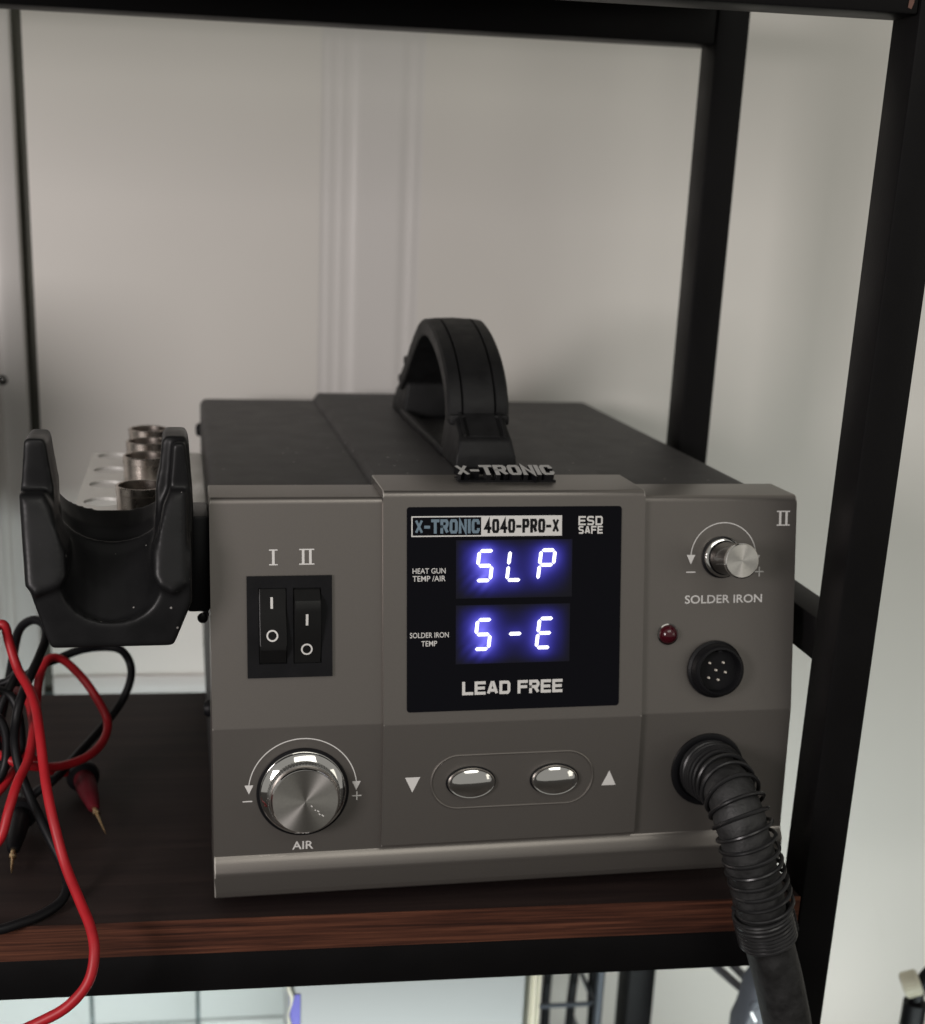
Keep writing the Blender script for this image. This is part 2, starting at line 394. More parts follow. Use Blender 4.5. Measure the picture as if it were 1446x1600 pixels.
for zt, zb in ((-0.0160, -0.0348), (-0.3762, -0.395)):
    box('rail', M_post, rack, XL1, PX0 - 0.0004, YF + 0.0006, YF + 0.0175, zb, zt, 0.0010)
    box('rail', M_post, rack, XL1, PX0 - 0.0004, YR + 0.002, YR + 0.019, zb, zt, 0.0010)
box('rail', M_post, rack, XL1, PX0 - 0.0004, YF + 0.0006, YF + 0.0175, 0.3590, 0.3938, 0.0010)
box('rail', M_post, rack, XL1, PX0 - 0.0004, YR + 0.0008, YR + 0.019, 0.3722, 0.3936, 0.0010)
box('rail', M_post, rack, PX0 + 0.0006, PX1 - 0.0006, YF + 0.0212, YR - 0.0002, 0.1030, 0.1220, 0.0010)
# paint knocked off the joint in the top corner
bm = bmesh.new(); add_poly(bm, [(-.0010, -.0028), (.0004, -.0033), (.0012, -.001), (.0010, .0022), (.0002, .0032), (-.0012, .0026), (-.0007, .0004)], 0)
o = bm_obj('paint_chip', bm, M_chip, rack, Matrix.Translation((PX0 - 0.0036, YF + 0.0004, 0.3640)) @ Matrix.Rotation(PI / 2, 4, 'X'))

# ================================================================== soldering station
st = empty('soldering_station', 'grey fronted black hot air soldering station with glowing blue white display on the shelf', 'soldering station')
H, YC, ZC, YB, ZB = 0.1722, -0.0177, 0.0808, -0.0212, 0.0258
W2 = 0.125
Lu = math.hypot(YC, H - ZC)
upU = Vector((0, -YC / Lu, (H - ZC) / Lu)); nU = Vector((1, 0, 0)).cross(upU)
Ll = math.hypot(YC - YB, ZC - ZB)
upL = Vector((0, (YC - YB) / Ll, (ZC - ZB) / Ll)); nL = Vector((1, 0, 0)).cross(upL)
def frame(org, up, n):
    m = Matrix((Vector((1, 0, 0)), up, n)).transposed().to_4x4(); m.translation = org; return m
def FU(x, s, off=0.0):   # upper face: x to the right, s down from its top edge (metres)
    return frame(Vector((x, 0, H)) - upU * s + nU * off, upU, nU)
def FL(x, z, off=0.0):   # lower face: x to the right, z height
    return frame(Vector((x, YC, ZC)) - upL * ((ZC - z) / upL.z) + nL * off, upL, nL)
OFFC = 0.0028
def cx_(x): return x - OFFC * (x + .134) / .5
def FUC(x, s, off=0.0): return FU(cx_(x), s - .0003, OFFC + off)
def FLC(x, z, off=0.0): return FL(cx_(x), z + .0012, OFFC + off)

# housing
bm = bmesh.new()
BZ0, BZ1, BY0, BY1, BX = 0.010, 0.1679, 0.020, 0.3017, 0.1243
add_box(bm, -BX, BX, BY0, BY1, BZ0, BZ1)
es = [e for e in bm.edges if (abs(e.verts[0].co.y - e.verts[1].co.y) > .1 and e.verts[0].co.z > .1) or (e.verts[0].co.y > .2 and e.verts[1].co.y > .2)]
bmesh.ops.bevel(bm, geom=es, offset=0.0042, segments=5, profile=0.5, affect='EDGES')
house = bm_obj('housing', bm, M_house, st)
bm = bmesh.new()  # raised centre of the cover
pf = [(-0.0545, BZ1 - .004), (-0.0545, BZ1 + .0004), (-0.0520, BZ1 + .0038), (-0.0512, BZ1 + .0042), (0.0512, BZ1 + .0042), (0.0520, BZ1 + .0038), (0.0545, BZ1 + .0004), (0.0545, BZ1 - .004)]
add_prism(bm, pf, 0.022, BY1 - 0.0022, lambda a, b, h: (a, h, b), 0.0008, 1)
bm_obj('cover_ridge', bm, M_house, house)
for yy, zz in ((.29, .150), (.07, .105), (.07, .055), (.27, .06)):
    lathe('screw', M_black, house, [(.0042, 0), (.0042, .001), (.0030, .0028), (0, .0032)], Matrix.Translation((-BX, yy, zz)) @ Matrix.Rotation(-PI / 2, 4, 'Y'), 20)
for sx in (-1, 1):
    for yy in (0.03, 0.27):
        lathe('rubber_foot', M_rubber, st, [(0, 0), (.009, 0), (.010, .001), (.010, .0105), (0, .0105)], Matrix.Translation((sx * 0.1, yy, 0)), 24)

# front bezel: side profile swept across
def profile(off, ytop, ztop, r=0.0022, zlow=None):
    pts = [(ytop, ztop)]
    top = Vector((0, 0, H)) + nU * off
    # hit the top plane
    t = (ztop - top.z) / upU.z; p = top + upU * t
    k = 5
    c0 = Vector((p.y + r, ztop)); pts.append((c0.x, c0.y))
    q1 = p - upU * r
    for i in range(1, k):
        u = i / k; pts.append(((1 - u) ** 2 * c0.x + 2 * u * (1 - u) * p.y + u * u * q1.y, (1 - u) ** 2 * c0.y + 2 * u * (1 - u) * p.z + u * u * q1.z))
    pts.append((q1.y, q1.z))
    q2 = q1 - upU * .0004; pts.append((q2.y, q2.z))
    cr = Vector((0, YC, ZC)) + (nU + nL).normalized() * off
    a_ = cr + upU * .0004; b_ = cr - upL * .0004
    pts += [(a_.y, a_.z), (cr.y, cr.z), (b_.y, b_.z)]
    return pts
def sweep(name, pf, x0, x1, m, parent, bev=0.0012, es_fn=None, cham=0.0):
    bm = bmesh.new(); n = len(pf)
    A = [bm.verts.new((x0, y, z)) for y, z in pf]; B = [bm.verts.new((x1, y, z)) for y, z in pf]
    bm.faces.new(A); bm.faces.new(B[::-1])
    for i in range(n): bm.faces.new((A[i], B[i], B[(i + 1) % n], A[(i + 1) % n]))
    if bev:
        es = [e for e in bm.edges if abs(e.verts[0].co.x - e.verts[1].co.x) < 1e-6]
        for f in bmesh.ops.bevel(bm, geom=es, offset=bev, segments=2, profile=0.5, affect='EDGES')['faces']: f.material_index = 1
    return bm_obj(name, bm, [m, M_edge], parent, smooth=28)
pf = profile(0.0, 0.0245, H) + [(YB + .0004 * upL.y, ZB + .0004), (YB, ZB), (-0.0214, 0.0255), (-0.0222, 0.0250), (-0.0232, 0.0232), (-0.0241, 0.0214), (-0.0246, 0.0201), (-0.0247, 0.0190), (-0.0245, 0.0178), (-0.02448, 0.0174), (-0.0243, 0.0110), (-0.02425, 0.0106), (-0.0238, 0.0086), (-0.0224, 0.0074), (0.0235, 0.0074)]
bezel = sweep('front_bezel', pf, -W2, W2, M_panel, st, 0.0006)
pf = profile(OFFC, 0.0304, 0.1752) + [(YB - OFFC + .0002 + .0004 * upL.y, 0.0286), (YB - OFFC + .0002, 0.0282), (YB - OFFC + .0008, 0.0274), (YB + 0.002, 0.0274), (0.015, 0.0274), (0.0304, 0.15)]
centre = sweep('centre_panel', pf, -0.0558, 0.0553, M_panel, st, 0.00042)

# display window
bm = bmesh.new(); add_prism(bm, rrect(-.0454, .0456, -.0885, -.0042, .0012), 0, .0005, bev=.0002, seg=1)
disp = bm_obj('display_window', bm, M_glass, st, FUC(0, 0))
Z1 = 0.00062
# glow film: a fine sheet that carries the light spread by the lit segments
SEG = {'S': 'afgcd', 'L': 'fed', 'P': 'abfge', '5': 'afgcd', '-': 'g', 'E': 'afged'}
def segs(ch, cx, cy, w_=0.0074, h=0.0136, t=0.00145, slant=0.115):
    hw, hh = w_ / 2 - t / 2, h / 2 - t / 2; out = []
    ends = {'a': ((-hw, hh), (hw, hh)), 'g': ((-hw, 0), (hw, 0)), 'd': ((-hw, -hh), (hw, -hh)), 'f': ((-hw, hh), (-hw, 0)), 'b': ((hw, hh), (hw, 0)), 'e': ((-hw, 0), (-hw, -hh)), 'c': ((hw, 0), (hw, -hh))}
    for s in SEG[ch]:
        (ax, ay), (bx, by) = ends[s]
        d = Vector((bx - ax, by - ay)); d.normalize(); n = Vector((-d.y, d.x)); g = .00028
        a = Vector((ax, ay)) + d * g; b = Vector((bx, by)) - d * g; ht = t / 2
        poly = [a, a + d * ht + n * ht, b - d * ht + n * ht, b, b - d * ht - n * ht, a + d * ht - n * ht]
        out.append([(cx + p.x + slant * p.y, cy + p.y) for p in poly])
    return out
allseg = []
ROWS = (('SLP', -.02835, (-.0130, .0000, .0132)), ('5-E', -.0568, (-.0136, .0000, .0128)))
M_film = bpy.data.materials.new('glow_film'); M_film.use_nodes = True
nt = M_film.node_tree; bs = nt.nodes['Principled BSDF']; at = nt.nodes.new('ShaderNodeVertexColor'); at.layer_name = 'glow'
bs.inputs['Base Color'].default_value = (0.008, 0.008, 0.012, 1); bs.inputs['Roughness'].default_value = 0.25; bs.inputs['Specular IOR Level'].default_value = 0.2
nt.links.new(at.outputs[0], bs.inputs['Emission Color']); bs.inputs['Emission Strength'].default_value = 1.0
for word, cy, xs in ROWS:
    polys = []
    for ch, cx0 in zip(word, xs):
        for p in segs(ch, cx0, cy):
            bm = bmesh.new(); add_prism(bm, p, 0, .00012); bm_obj('lit_segment', bm, M_seg, disp, Matrix.Translation((0, 0, Z1 + .0001)), 0)
            polys.append(p)
    pts = [(sum(q[0] for q in p) / 6 + k * (p[3][0] - p[0][0]) / 4, sum(q[1] for q in p) / 6 + k * (p[3][1] - p[0][1]) / 4, 1.0) for p in polys for k in (-1, 0, 1)]
    y1 = -.0178 if word == 'SLP' else -.0446; y0 = -.0418 if word == 'SLP' else -.0690
    x0, x1 = -.0251, .0243 if word == 'SLP' else .0236
    nx, ny = 110, 56
    vs = [(x0 + (x1 - x0) * i / nx, y0 + (y1 - y0) * j / ny, 0) for j in range(ny + 1) for i in range(nx + 1)]
    fs = [(j * (nx + 1) + i, j * (nx + 1) + i + 1, (j + 1) * (nx + 1) + i + 1, (j + 1) * (nx + 1) + i) for j in range(ny) for i in range(nx)]
    me = bpy.data.meshes.new('display_film'); me.from_pydata(vs, [], fs)
    cl = me.color_attributes.new('glow', 'FLOAT_COLOR', 'POINT')
    for i, (vx, vy, _) in enumerate(vs):
        g = 0.0
        for px, py, wt in pts:
            # the light leaks away to the left of the bright first digit and over the last one
            d2 = (vx - px) ** 2 + (vy - py) ** 2
            k = 1.5 if px < -.006 else (0.55 if px < .006 else 0.9)
            g += k * (0.055 * math.exp(-d2 / .0030 ** 2) + 0.016 * math.exp(-d2 / .0070 ** 2))
        edge = min(vx - x0, x1 - vx, vy - y0, y1 - vy); g *= min(1.0, max(0.0, edge / .0035)) ** .7 * .75 + .25
        # fine creases in the film
        if vx < -.006: g *= 1 + 0.22 * math.sin(1500 * (vx * .8 - vy * .75)) * max(0, min(1, (-.008 - vx) / .006)) * (1.0 if vy < cy - .004 else 0.25)
        g = min(g * 2.3, 1.25)
        cl.data[i].color = (0.060 * g + .085 * g * g, 0.054 * g + .080 * g * g, 0.80 * g, 1)
    link('display_film', me, M_film, disp, Matrix.Translation((0, 0, Z1)))
# name plate
bm = bmesh.new()
X0, X1, XM, YT, YBt = -.0436, .0197, -.0146, -.0079, -.0163
add_stroke(bm, [(X0 + .00025, YT - .00025), (X1 - .00025, YT - .00025), (X1 - .00025, YBt + .00025), (X0 + .00025, YBt + .00025)], .0005, 0, True, 0)
add_poly(bm, [(XM, YBt), (X1, YBt), (X1, YT), (XM, YT)], .00002, 0)
add_word(bm, 'X-TRONIC', X0 + .0014, XM - .0006, YBt + .0013, YT - .0013, .00120, .30, 1, .00004)
add_word(bm, '4040-PRO-X', XM + .0012, X1 - .0012, YBt + .0013, YT - .0013, .00118, .30, 2, .00006)
bm_obj('name_plate', bm, [M_print, M_printblue, M_blackdeep], disp, Matrix.Translation((0, 0, Z1)), 0)
bm = bmesh.new()
add_word(bm, 'ESD', .0268, .0373, -.0121, -.0083, .00072, .7); add_word(bm, 'SAFE', .0268, .0373, -.01565, -.0124, .00064, .7, z=.00012)
bm_obj('lettering', bm, M_print, disp, Matrix.Translation((0, 0, Z1)), 0)
bm = bmesh.new()
add_word(bm, 'LEAD', -.0223, -.0018, -.0820, -.0764, .00125, .45); add_word(bm, 'FREE', .0013, .0207, -.0820, -.0764, .00125, .45)
bm_obj('lettering', bm, M_print, disp, Matrix.Translation((0, 0, Z1)), 0)
TZ = Matrix.Translation((0, 0, Z1))
for s, a in (('HEAT GUN', (-.0431, -.0294, -.0313, -.0291)), ('TEMP /AIR', (-.0431, -.0294, -.0345, -.0322)), ('SOLDER IRON', (-.0442, -.0280, -.0577, -.0555)), ('TEMP', (-.0395, -.0329, -.0612, -.0590))):
    text('lettering', s, M_print, disp, TZ, *a, bold=.006)

# raised badge on top
me = None
bm = bmesh.new(); add_word(bm, 'X-TRONIC', -.0213, .0213, 0, .0094, .0019, .22)
ext = bmesh.ops.extrude_face_region(bm, geom=bm.faces[:])
for v in [g for g in ext['geom'] if isinstance(g, bmesh.types.BMVert)]: v.co.z += .0034
for f in bm.faces: f.material_index = 1
bm.normal_update(); bmesh.ops.recalc_face_normals(bm, faces=bm.faces)
for f in bm.faces: f.material_index = 0 if f.normal.z > .7 and f.calc_center_median().z > .003 else 1
bm_obj('badge', bm, [M_badge, M_blackdeep], st, Matrix.Translation((-.0005, 0.0150, 0.1752)) @ Matrix.Rotation(math.radians(15), 4, 'X'), 0)
box('badge_pad', M_blackdeep, st, -.0212, .0212, .0148, .0238, .17525, .1760)

# ---- numerals, arrows and words printed on the bezel
def numeral(bm, x, y, n, h=.0064):
    w_ = .0034 if n == 1 else .0061; t = .00105; s = .0005
    add_poly(bm, [(x - w_ / 2, y + h / 2 - s), (x + w_ / 2, y + h / 2 - s), (x + w_ / 2, y + h / 2), (x - w_ / 2, y + h / 2)], 0)
    add_poly(bm, [(x - w_ / 2, y - h / 2), (x + w_ / 2, y - h / 2), (x + w_ / 2, y - h / 2 + s), (x - w_ / 2, y - h / 2 + s)], 0)
    for dx in ([0] if n == 1 else [-.00145, .00145]):
        add_poly(bm, [(x + dx - t / 2, y - h / 2 + s), (x + dx + t / 2, y - h / 2 + s), (x + dx + t / 2, y + h / 2 - s), (x + dx - t / 2, y + h / 2 - s)], 0)
PZ = .00012
for x, s, n in ((-.0999, .0238, 1), (-.0865, .0237, 2), (.1189, .0097, 2)):
    bm = bmesh.new(); numeral(bm, 0, 0, n); bm_obj('numeral', bm, M_print, bezel, FU(x, s, PZ), 0)
def dial_marks(F, r, head, x_minus, y_minus, x_plus, y_plus, yl, yr, th=.00042):
    bm = bmesh.new()
    a0 = math.degrees(math.asin(yl / r)); a1 = math.degrees(math.asin(yr / r))
    add_stroke(bm, arc_pts(0, 0, r, 180 - a0, a1), th)
    for px, py in ((-math.sqrt(r * r - yl * yl), yl), (math.sqrt(r * r - yr * yr), yr)):
        add_poly(bm, [(px - head * .47, py), (px + head * .47, py), (px, py - head)][::-1], .00003)
    k = head * .5
    add_poly(bm, [(x_minus - k, y_minus - th * .6), (x_minus + k, y_minus - th * .6), (x_minus + k, y_minus + th * .6), (x_minus - k, y_minus + th * .6)])
    add_poly(bm, [(x_plus - k, y_plus - th * .6), (x_plus + k, y_plus - th * .6), (x_plus + k, y_plus + th * .6), (x_plus - k, y_plus + th * .6)])
    add_poly(bm, [(x_plus - th * .6, y_plus - k), (x_plus + th * .6, y_plus - k), (x_plus + th * .6, y_plus + k), (x_plus - th * .6, y_plus + k)], .00004)
    bm_obj('dial_marking', bm, M_print, bezel, F, 0)
dial_marks(FU(.0919, .0262, PZ), .0148, .0041, -.0147, -.0062, .0165, -.0064, .0012, .0008)
dial_marks(FL(-.0885, .0535, PZ), .0223, .0039, -.0227, -.0040, .0224, -.0036, .0030, .0028)
text('lettering', 'SOLDER IRON', M_print, bezel, FU(.0924, .04415, PZ), -.0176, .0176, -.0018, .0018, bold=.012)
text('lettering', 'AIR', M_print, bezel, FL(-.0885, .0291, PZ), -.0044, .0044, -.0018, .0018, bold=.012)

# ---- rocker switches
swp = FU(-.0936, .0518)
bm = bmesh.new()
for x0, x1, y0, y1 in ((-.0171, -.01245, -.0206, .0206), (-.0012, .0013, -.0206, .0206), (.0127, .0171, -.0206, .0206), (-.01245, -.0012, .0158, .0206), (.0013, .0127, .0158, .0206), (-.01245, -.0012, -.0206, -.0150), (.0013, .0127, -.0206, -.0150)):
    add_box(bm, x0, x1, y0, y1, 0, .0013)
add_box(bm, -.0171, .0171, -.0206, .0206, .00005, .0002)
bmesh.ops.remove_doubles(bm, verts=bm.verts, dist=1e-6)
plate = bm_obj('switch_plate', bm, M_black, st, swp, 0)
def rocker(x0, x1, pressed_top):
    # side profile (y up, z out)
    if pressed_top: pf = [(.0154, -.001), (.0154, .0010), (.0060, .0018), (-.0072, .0044), (-.0090, .0042), (-.0148, .0008), (-.0148, -.001)]
    else: pf = [(.0154, -.001), (.0154, .0004), (.0106, .0040), (.0080, .0047), (.0062, .0048), (-.0050, .0026), (-.0148, .0010), (-.0148, -.001)]
    bm = bmesh.new()
    add_prism(bm, pf, x0, x1, lambda a, b, h: (h, a, b), .0003, 1)
    def surf(y):
        for (ya, za), (yb, zb) in zip(pf, pf[1:]):
            if yb <= y <= ya and ya - yb > 1e-6: return za + (zb - za) * (ya - y) / (ya - yb) + .0001
        return .002
    xm = (x0 + x1) / 2 - .0004
    yi, yo = ((.0098, -.0032) if pressed_top else (.0030, -.0092))
    q = [bm.verts.new((xm + a, yi + b, surf(yi + b))) for a, b in ((-.0005, -.0023), (.0005, -.0023), (.0005, .0023), (-.0005, .0023))]
    bm.faces.new(q).material_index = 1
    n = 28; ro, ri = .00235, .0017
    o_ = [bm.verts.new((xm + ro * math.cos(2 * PI * k / n), yo + ro * math.sin(2 * PI * k / n), surf(yo + ro * math.sin(2 * PI * k / n)))) for k in range(n)]
    i_ = [bm.verts.new((xm + ri * math.cos(2 * PI * k / n), yo + ri * math.sin(2 * PI * k / n), surf(yo + ri * math.sin(2 * PI * k / n)))) for k in range(n)]
    for k in range(n): bm.faces.new((o_[k], o_[(k + 1) % n], i_[(k + 1) % n], i_[k])).material_index = 1
    return bm_obj('rocker', bm, [M_rocker, M_print], plate, smooth=20)
r1 = rocker(-.0122, -.0015, True); r1['label'] = 'rocker pressed in at its top'
r2 = rocker(.0017, .0124, False); r2['label'] = 'rocker pressed in at its bottom'

# ---- large air knob
K = FL(-.0885, .0527)
kn = lathe('air_knob', [M_blackdeep, M_chrome, M_knurl, M_chrome], st,
           [(0, .0002), (.0191, .0002), (.0189, .0008), (.0178, .0010), (.0176, .0010), (.0174, .0026), (.0170, .0030), (.0150, .0042), (.0149, .0040), (.0147, .0040), (.0146, .0075), (.0146, .0078), (.0144, .0080), (.0142, .0098), (.0134, .0108)], K, 96,
           [0, 0, 0, 1, 1, 1, 1, 3, 3, 2, 2, 2, 1, 1])
lathe('cap', M_brush, kn, [(.0134, .0108), (.0132, .0111), (0, .0111)], Matrix.Identity(4), 96)
bm = bmesh.new()  # knurling ridges
for k in range(72):
    a = 2 * PI * k / 72; q = Matrix.Rotation(a, 4, 'Z'); n0 = len(bm.verts)
    add_box(bm, .01455, .01490, -.0002, .0002, .0042, .0074); bm.verts.ensure_lookup_table()
    for v in bm.verts[n0:]: v.co = q @ v.co
o = bm_obj('knurling', bm, M_knurl, kn, smooth=0)
bm = bmesh.new(); [add_box(bm, dx - .00022, dx + .00022, y0_, y0_ + l_, .01112, .01120) for dx, y0_, l_ in ((.0001, -.0100, .0011), (-.0003, -.0084, .0007), (.0003, -.0072, .0009), (-.0001, -.0058, .0005), (.0002, -.0036, .0008))]
bm_obj('pointer_mark', bm, M_print, kn, Matrix.Rotation(math.radians(48), 4, 'Z'))

# ---- small solder iron knob
K = FU(.0910, .0262)
k2 = lathe('iron_knob', [M_blackdeep, M_gunmetal, M_chrome], st,
           [(0, .0002), (.0090, .0002), (.0089, .0010), (.0084, .0012), (.0083, .0030), (.0074, .0036), (.0071, .0036), (.0069, .0042), (.00695, .0190), (.0073, .0191), (.0073, .0206), (.0070, .0209)], K, 72,
           [0, 0, 0, 2, 2, 0, 1, 1, 2, 2, 2])
lathe('cap', M_brush, k2, [(.0070, .0209), (.0068, .0211), (0, .0211)], Matrix.Identity(4), 72)

# ---- red indicator and round connector
lathe('indicator_lamp', [M_gunmetal, M_led], st, [(.0046, 0), (.0046, .0006), (.0041, .0008), (.0039, .0014), (.0033, .0028), (.0022, .0036), (.0010, .0040), (0, .0041)], FU(.0674, .0588), 40, [0, 0, 1, 1, 1, 1, 1])
cn = lathe('round_connector', M_black, st, [(0, .0002), (.0124, .0002), (.0124, .0016), (.0114, .0022), (.0110, .0060), (.0102, .0070), (.0094, .0072), (.0090, .0066), (.0088, .0032), (0, .0030)], FU(.0888, .0744), 64)
for px, py in ((-.0036, .0032), (.0026, .0032), (-.0007, 0), (.0036, -.0010), (-.0039, -.0032), (.0004, -.0042)):
    lathe('pin', M_pin, cn, [(.00050, .0029), (.00050, .0040), (.00035, .0044), (0, .0045)], Matrix.Translation((px, py, 0)), 10)
bm = bmesh.new(); add_box(bm, -.0008, .0008, .0080, .0092, .0012, .0062); bm_obj('key', bm, M_black, cn)

# ---- two chrome buttons in a raised stadium
bm = bmesh.new()
xs0, xs1, zc_, rr = cx_(-.0347), cx_(.0359), 0, .0117
pts = arc_pts(xs1 - rr, 0, rr, -90, 90, 24) + arc_pts(xs0 + rr, 0, rr, 90, 270, 24)
path = [Vector((a, b, 0)) for a, b in pts]
n = len(path); ringv = []
for i, p in enumerate(path):
    t = (path[(i + 1) % n] - path[i - 1]).normalized(); nn = Vector((-t.y, t.x, 0))
    ringv.append([bm.verts.new(p + nn * .00055 * math.cos(a) + Vector((0, 0, .0005 * math.sin(a)))) for a in (0, PI / 4, PI / 2, 3 * PI / 4, PI)])
for i in range(n):
    for k in range(4): bm.faces.new((ringv[i][k], ringv[i][k + 1], ringv[(i + 1) % n][k + 1], ringv[(i + 1) % n][k]))
bm_obj('button_surround', bm, M_panel, st, FL(0, .0538 + .0012, OFFC))
for bx, bz in ((-.0177, .0535), (.0188, .0532)):
    bt = lathe('push_button', [M_blackdeep, M_chrome], st, [(0, .0001), (.0107, .0001), (.0107, .0004), (.0101, .0005), (.0101, .0010), (.0100, .0018), (.0096, .0023), (.0091, .0022), (.0080, .0026), (.0060, .0033), (.0035, .0037), (0, .0039)], FLC(bx, bz), 64, [0, 0, 0, 1, 1, 1, 1, 1, 1, 1, 1], 1.0, .655)
bm = bmesh.new(); add_poly(bm, [(-.0032, .0033), (0, -.0034), (.0032, .0033)]); bm_obj('down_arrow', bm, M_print, centre, FLC(-.0427, .0534, PZ), 0)
bm = bmesh.new(); add_poly(bm, [(-.0032, -.0033), (.0032, -.0033), (0, .0034)]); bm_obj('up_arrow', bm, M_print, centre, FLC(.0433, .0525, PZ), 0)
# hose outlet ring
lathe('hose_outlet', M_blackdeep, st, [(0, .0002), (.0166, .0002), (.0164, .0011), (.0154, .0014), (.0140, .0013), (.0136, .0006), (0, .0008)], FL(.0880, .0545), 64)

# ---- carrying handle
HX, TZ_ = 0.0008, BZ1 + .0042
handle = bpy.data.objects.new('handle', None); C.objects.link(handle); handle.parent = st; handle.location = (HX, .150, TZ_)
def hobj(name, bm, m, smooth=40):
    return bm_obj(name, bm, m, handle, smooth=smooth)
def foot(sgn):
    # side profile in (y outward from middle, z)
    pf = [(.053, 0), (.092, 0), (.0915, .006), (.089, .0125), (.0860, .0142), (.0735, .0215), (.0690, .0230), (.060, .0230), (.054, .019)]
    bm = bmesh.new()
    n = len(pf)
    for hw, f in ((.0145, 1), ):
        A = [bm.verts.new((-hw + (.0025 if z > .012 else 0), sgn * y, z)) for y, z in pf]; B = [bm.verts.new((hw - (.0025 if z > .012 else 0), sgn * y, z)) for y, z in pf]
        bm.faces.new(A); bm.faces.new(B[::-1])
        for i in range(n): bm.faces.new((A[i], A[(i + 1) % n], B[(i + 1) % n], B[i]))
    bmesh.ops.bevel(bm, geom=bm.edges[:], offset=.0014, segments=3, profile=.5, affect='EDGES')
    # raised tongue with side ribs on the slope
    for x0, x1, hh in ((-.0100, -.0088, .0014), (.0088, .0100, .0014), (-.0070, .0070, .0008)):
        q = [(.0868, .0132), (.0730, .0212), (.0730, .0212 + hh), (.0868, .0132 + hh)]
        A = [bm.verts.new((x0, sgn * y, z + .0006)) for y, z in q]; B = [bm.verts.new((x1, sgn * y, z + .0006)) for y, z in q]
        bm.faces.new(A); bm.faces.new(B[::-1])
        for i in range(4): bm.faces.new((A[i], A[(i + 1) % 4], B[(i + 1) % 4], B[i]))
    return hobj('handle_foot', bm, M_rubber)
foot(-1); foot(1)
bm = bmesh.new()   # long base rail between the feet
add_box(bm, -.0150, -.0105, -.060, .060, 0, .0045, .0012); add_box(bm, .0105, .0150, -.060, .060, 0, .0045, .0012); add_box(bm, -.0105, -.0060, -.060, .060, 0, .0022, .0006); 
hobj('handle_base', bm, M_rubber)
# strap: an arch of rounded-rectangle section with two grooves
arch = [(-.0700, .0205), (-.0688, .0265), (-.0620, .0362), (-.0500, .0450), (-.0330, .0524), (-.0150, .0568), (-.0020, .0572), (.0130, .0538), (.0320, .0430), (.0500, .0305), (.0600, .0245), (.0690, .0195)]
path = spline([(0, y, z) for y, z in arch], 5)
sec = [(-.0140, -.0062), (-.0146, -.0048), (-.0146, .0010), (-.0136, .0022), (-.0084, .0028), (-.0078, .0012), (-.0072, .0028), (0, .0031), (.0072, .0028), (.0078, .0012), (.0084, .0028), (.0136, .0022), (.0146, .0010), (.0146, -.0048), (.0140, -.0062), (.006, -.0068), (-.006, -.0068)]
bm = bmesh.new(); rings = []
for i, p in enumerate(path):
    t = (path[min(i + 1, len(path) - 1)] - path[max(i - 1, 0)]).normalized(); nn = Vector((0, -t.z, t.y))
    rings.append([bm.verts.new(p + Vector((a, 0, 0)) + nn * b) for a, b in sec])
for a, b in zip(rings, rings[1:]):
    for k in range(len(sec)): bm.faces.new((a[k], a[(k + 1) % len(sec)], b[(k + 1) % len(sec)], b[k]))
bm.faces.new(rings[0]); bm.faces.new(rings[-1][::-1])
hobj('handle_strap', bm, M_rubber, 32)
for sgn in (-1, 1):
    bm = bmesh.new()
    add_box(bm, -.0142, -.0062, min(sgn * .0660, sgn * .0748), max(sgn * .0660, sgn * .0748), .0172, .0220, .0010); add_box(bm, .0062, .0142, min(sgn * .0660, sgn * .0748), max(sgn * .0660, sgn * .0748), .0172, .0220, .0010)
    hobj('strap_clip', bm, M_rubber)
bm = bmesh.new(); add_box(bm, -.0150, -.0080, .0480, .0540, .0300, .0345, .0010); hobj('strap_tab', bm, M_rubber)

# ================================================================== heat gun hose
hose = empty('air_hose', 'ribbed black air hose with wire spring plugged into the station front', 'hose', (.088, -.03, 0))
hp = [(.0880, -.0185, .0546), (.0879, -.0280, .0556), (.0880, -.0380, .0562), (.0880, -.0470, .0540), (.0890, -.0535, .0475), (.0912, -.0572, .0388), (.0944, -.0588, .0272), (.0983, -.0594, .0150), (.1028, -.0595, .0010), (.1075, -.0594, -.0125), (.1124, -.0590, -.0260), (.1167, -.0583, -.0390), (.1213, -.0576, -.0540), (.1267, -.0560, -.0750), (.1332, -.0540, -.1000)]
hr = 0
HL = Vector(hose.location)
hp = [Vector(p) - HL for p in hp]
path = spline(hp, 14)
bm = bmesh.new()
add_tube(bm, path, lambda t: .0104 - .00025 * math.sin(t * 60) * (1 if t < .62 else 0), 40)
bm_obj('hose_tube', bm, mat('hose_rubber', (.017, .017, .0172), .58, 0, .65, 130, .9, 380, rvar=.12), hose)
# arc length parametrisation for the spring
cum = [0]
for a, b in zip(path, path[1:]): cum.append(cum[-1] + (b - a).length)
fr = frames(path)
def at_len(s):
    for i in range(len(cum) - 1):
        if cum[i + 1] >= s:
            u = (s - cum[i]) / max(1e-9, cum[i + 1] - cum[i])
            return path[i].lerp(path[i + 1], u), fr[i][0].lerp(fr[i + 1][0], u).normalized(), fr[i][1].lerp(fr[i + 1][1], u).normalized()
    return path[-1], fr[-1][0], fr[-1][1]
def spring(turn_s, rad):
    pts = []
    for k in range(len(turn_s) - 1):
        for j in range(28):
            s = turn_s[k] + (turn_s[k + 1] - turn_s[k]) * j / 28; a = 2 * PI * j / 28
            p, t, u = at_len(s); v = t.cross(u)
            q_ = rad(s) if callable(rad) else rad
            pts.append(p + u * (q_ * math.cos(a)) + v * (q_ * math.sin(a)))
    return pts
SC = .0800   # length at which the collar begins
ts = [.001, .0030, .0050, .0071, .0094, .0120, .0150, .0186]
while ts[-1] < SC - .003: ts.append(ts[-1] + .0051 + random.uniform(-.0004, .0004))
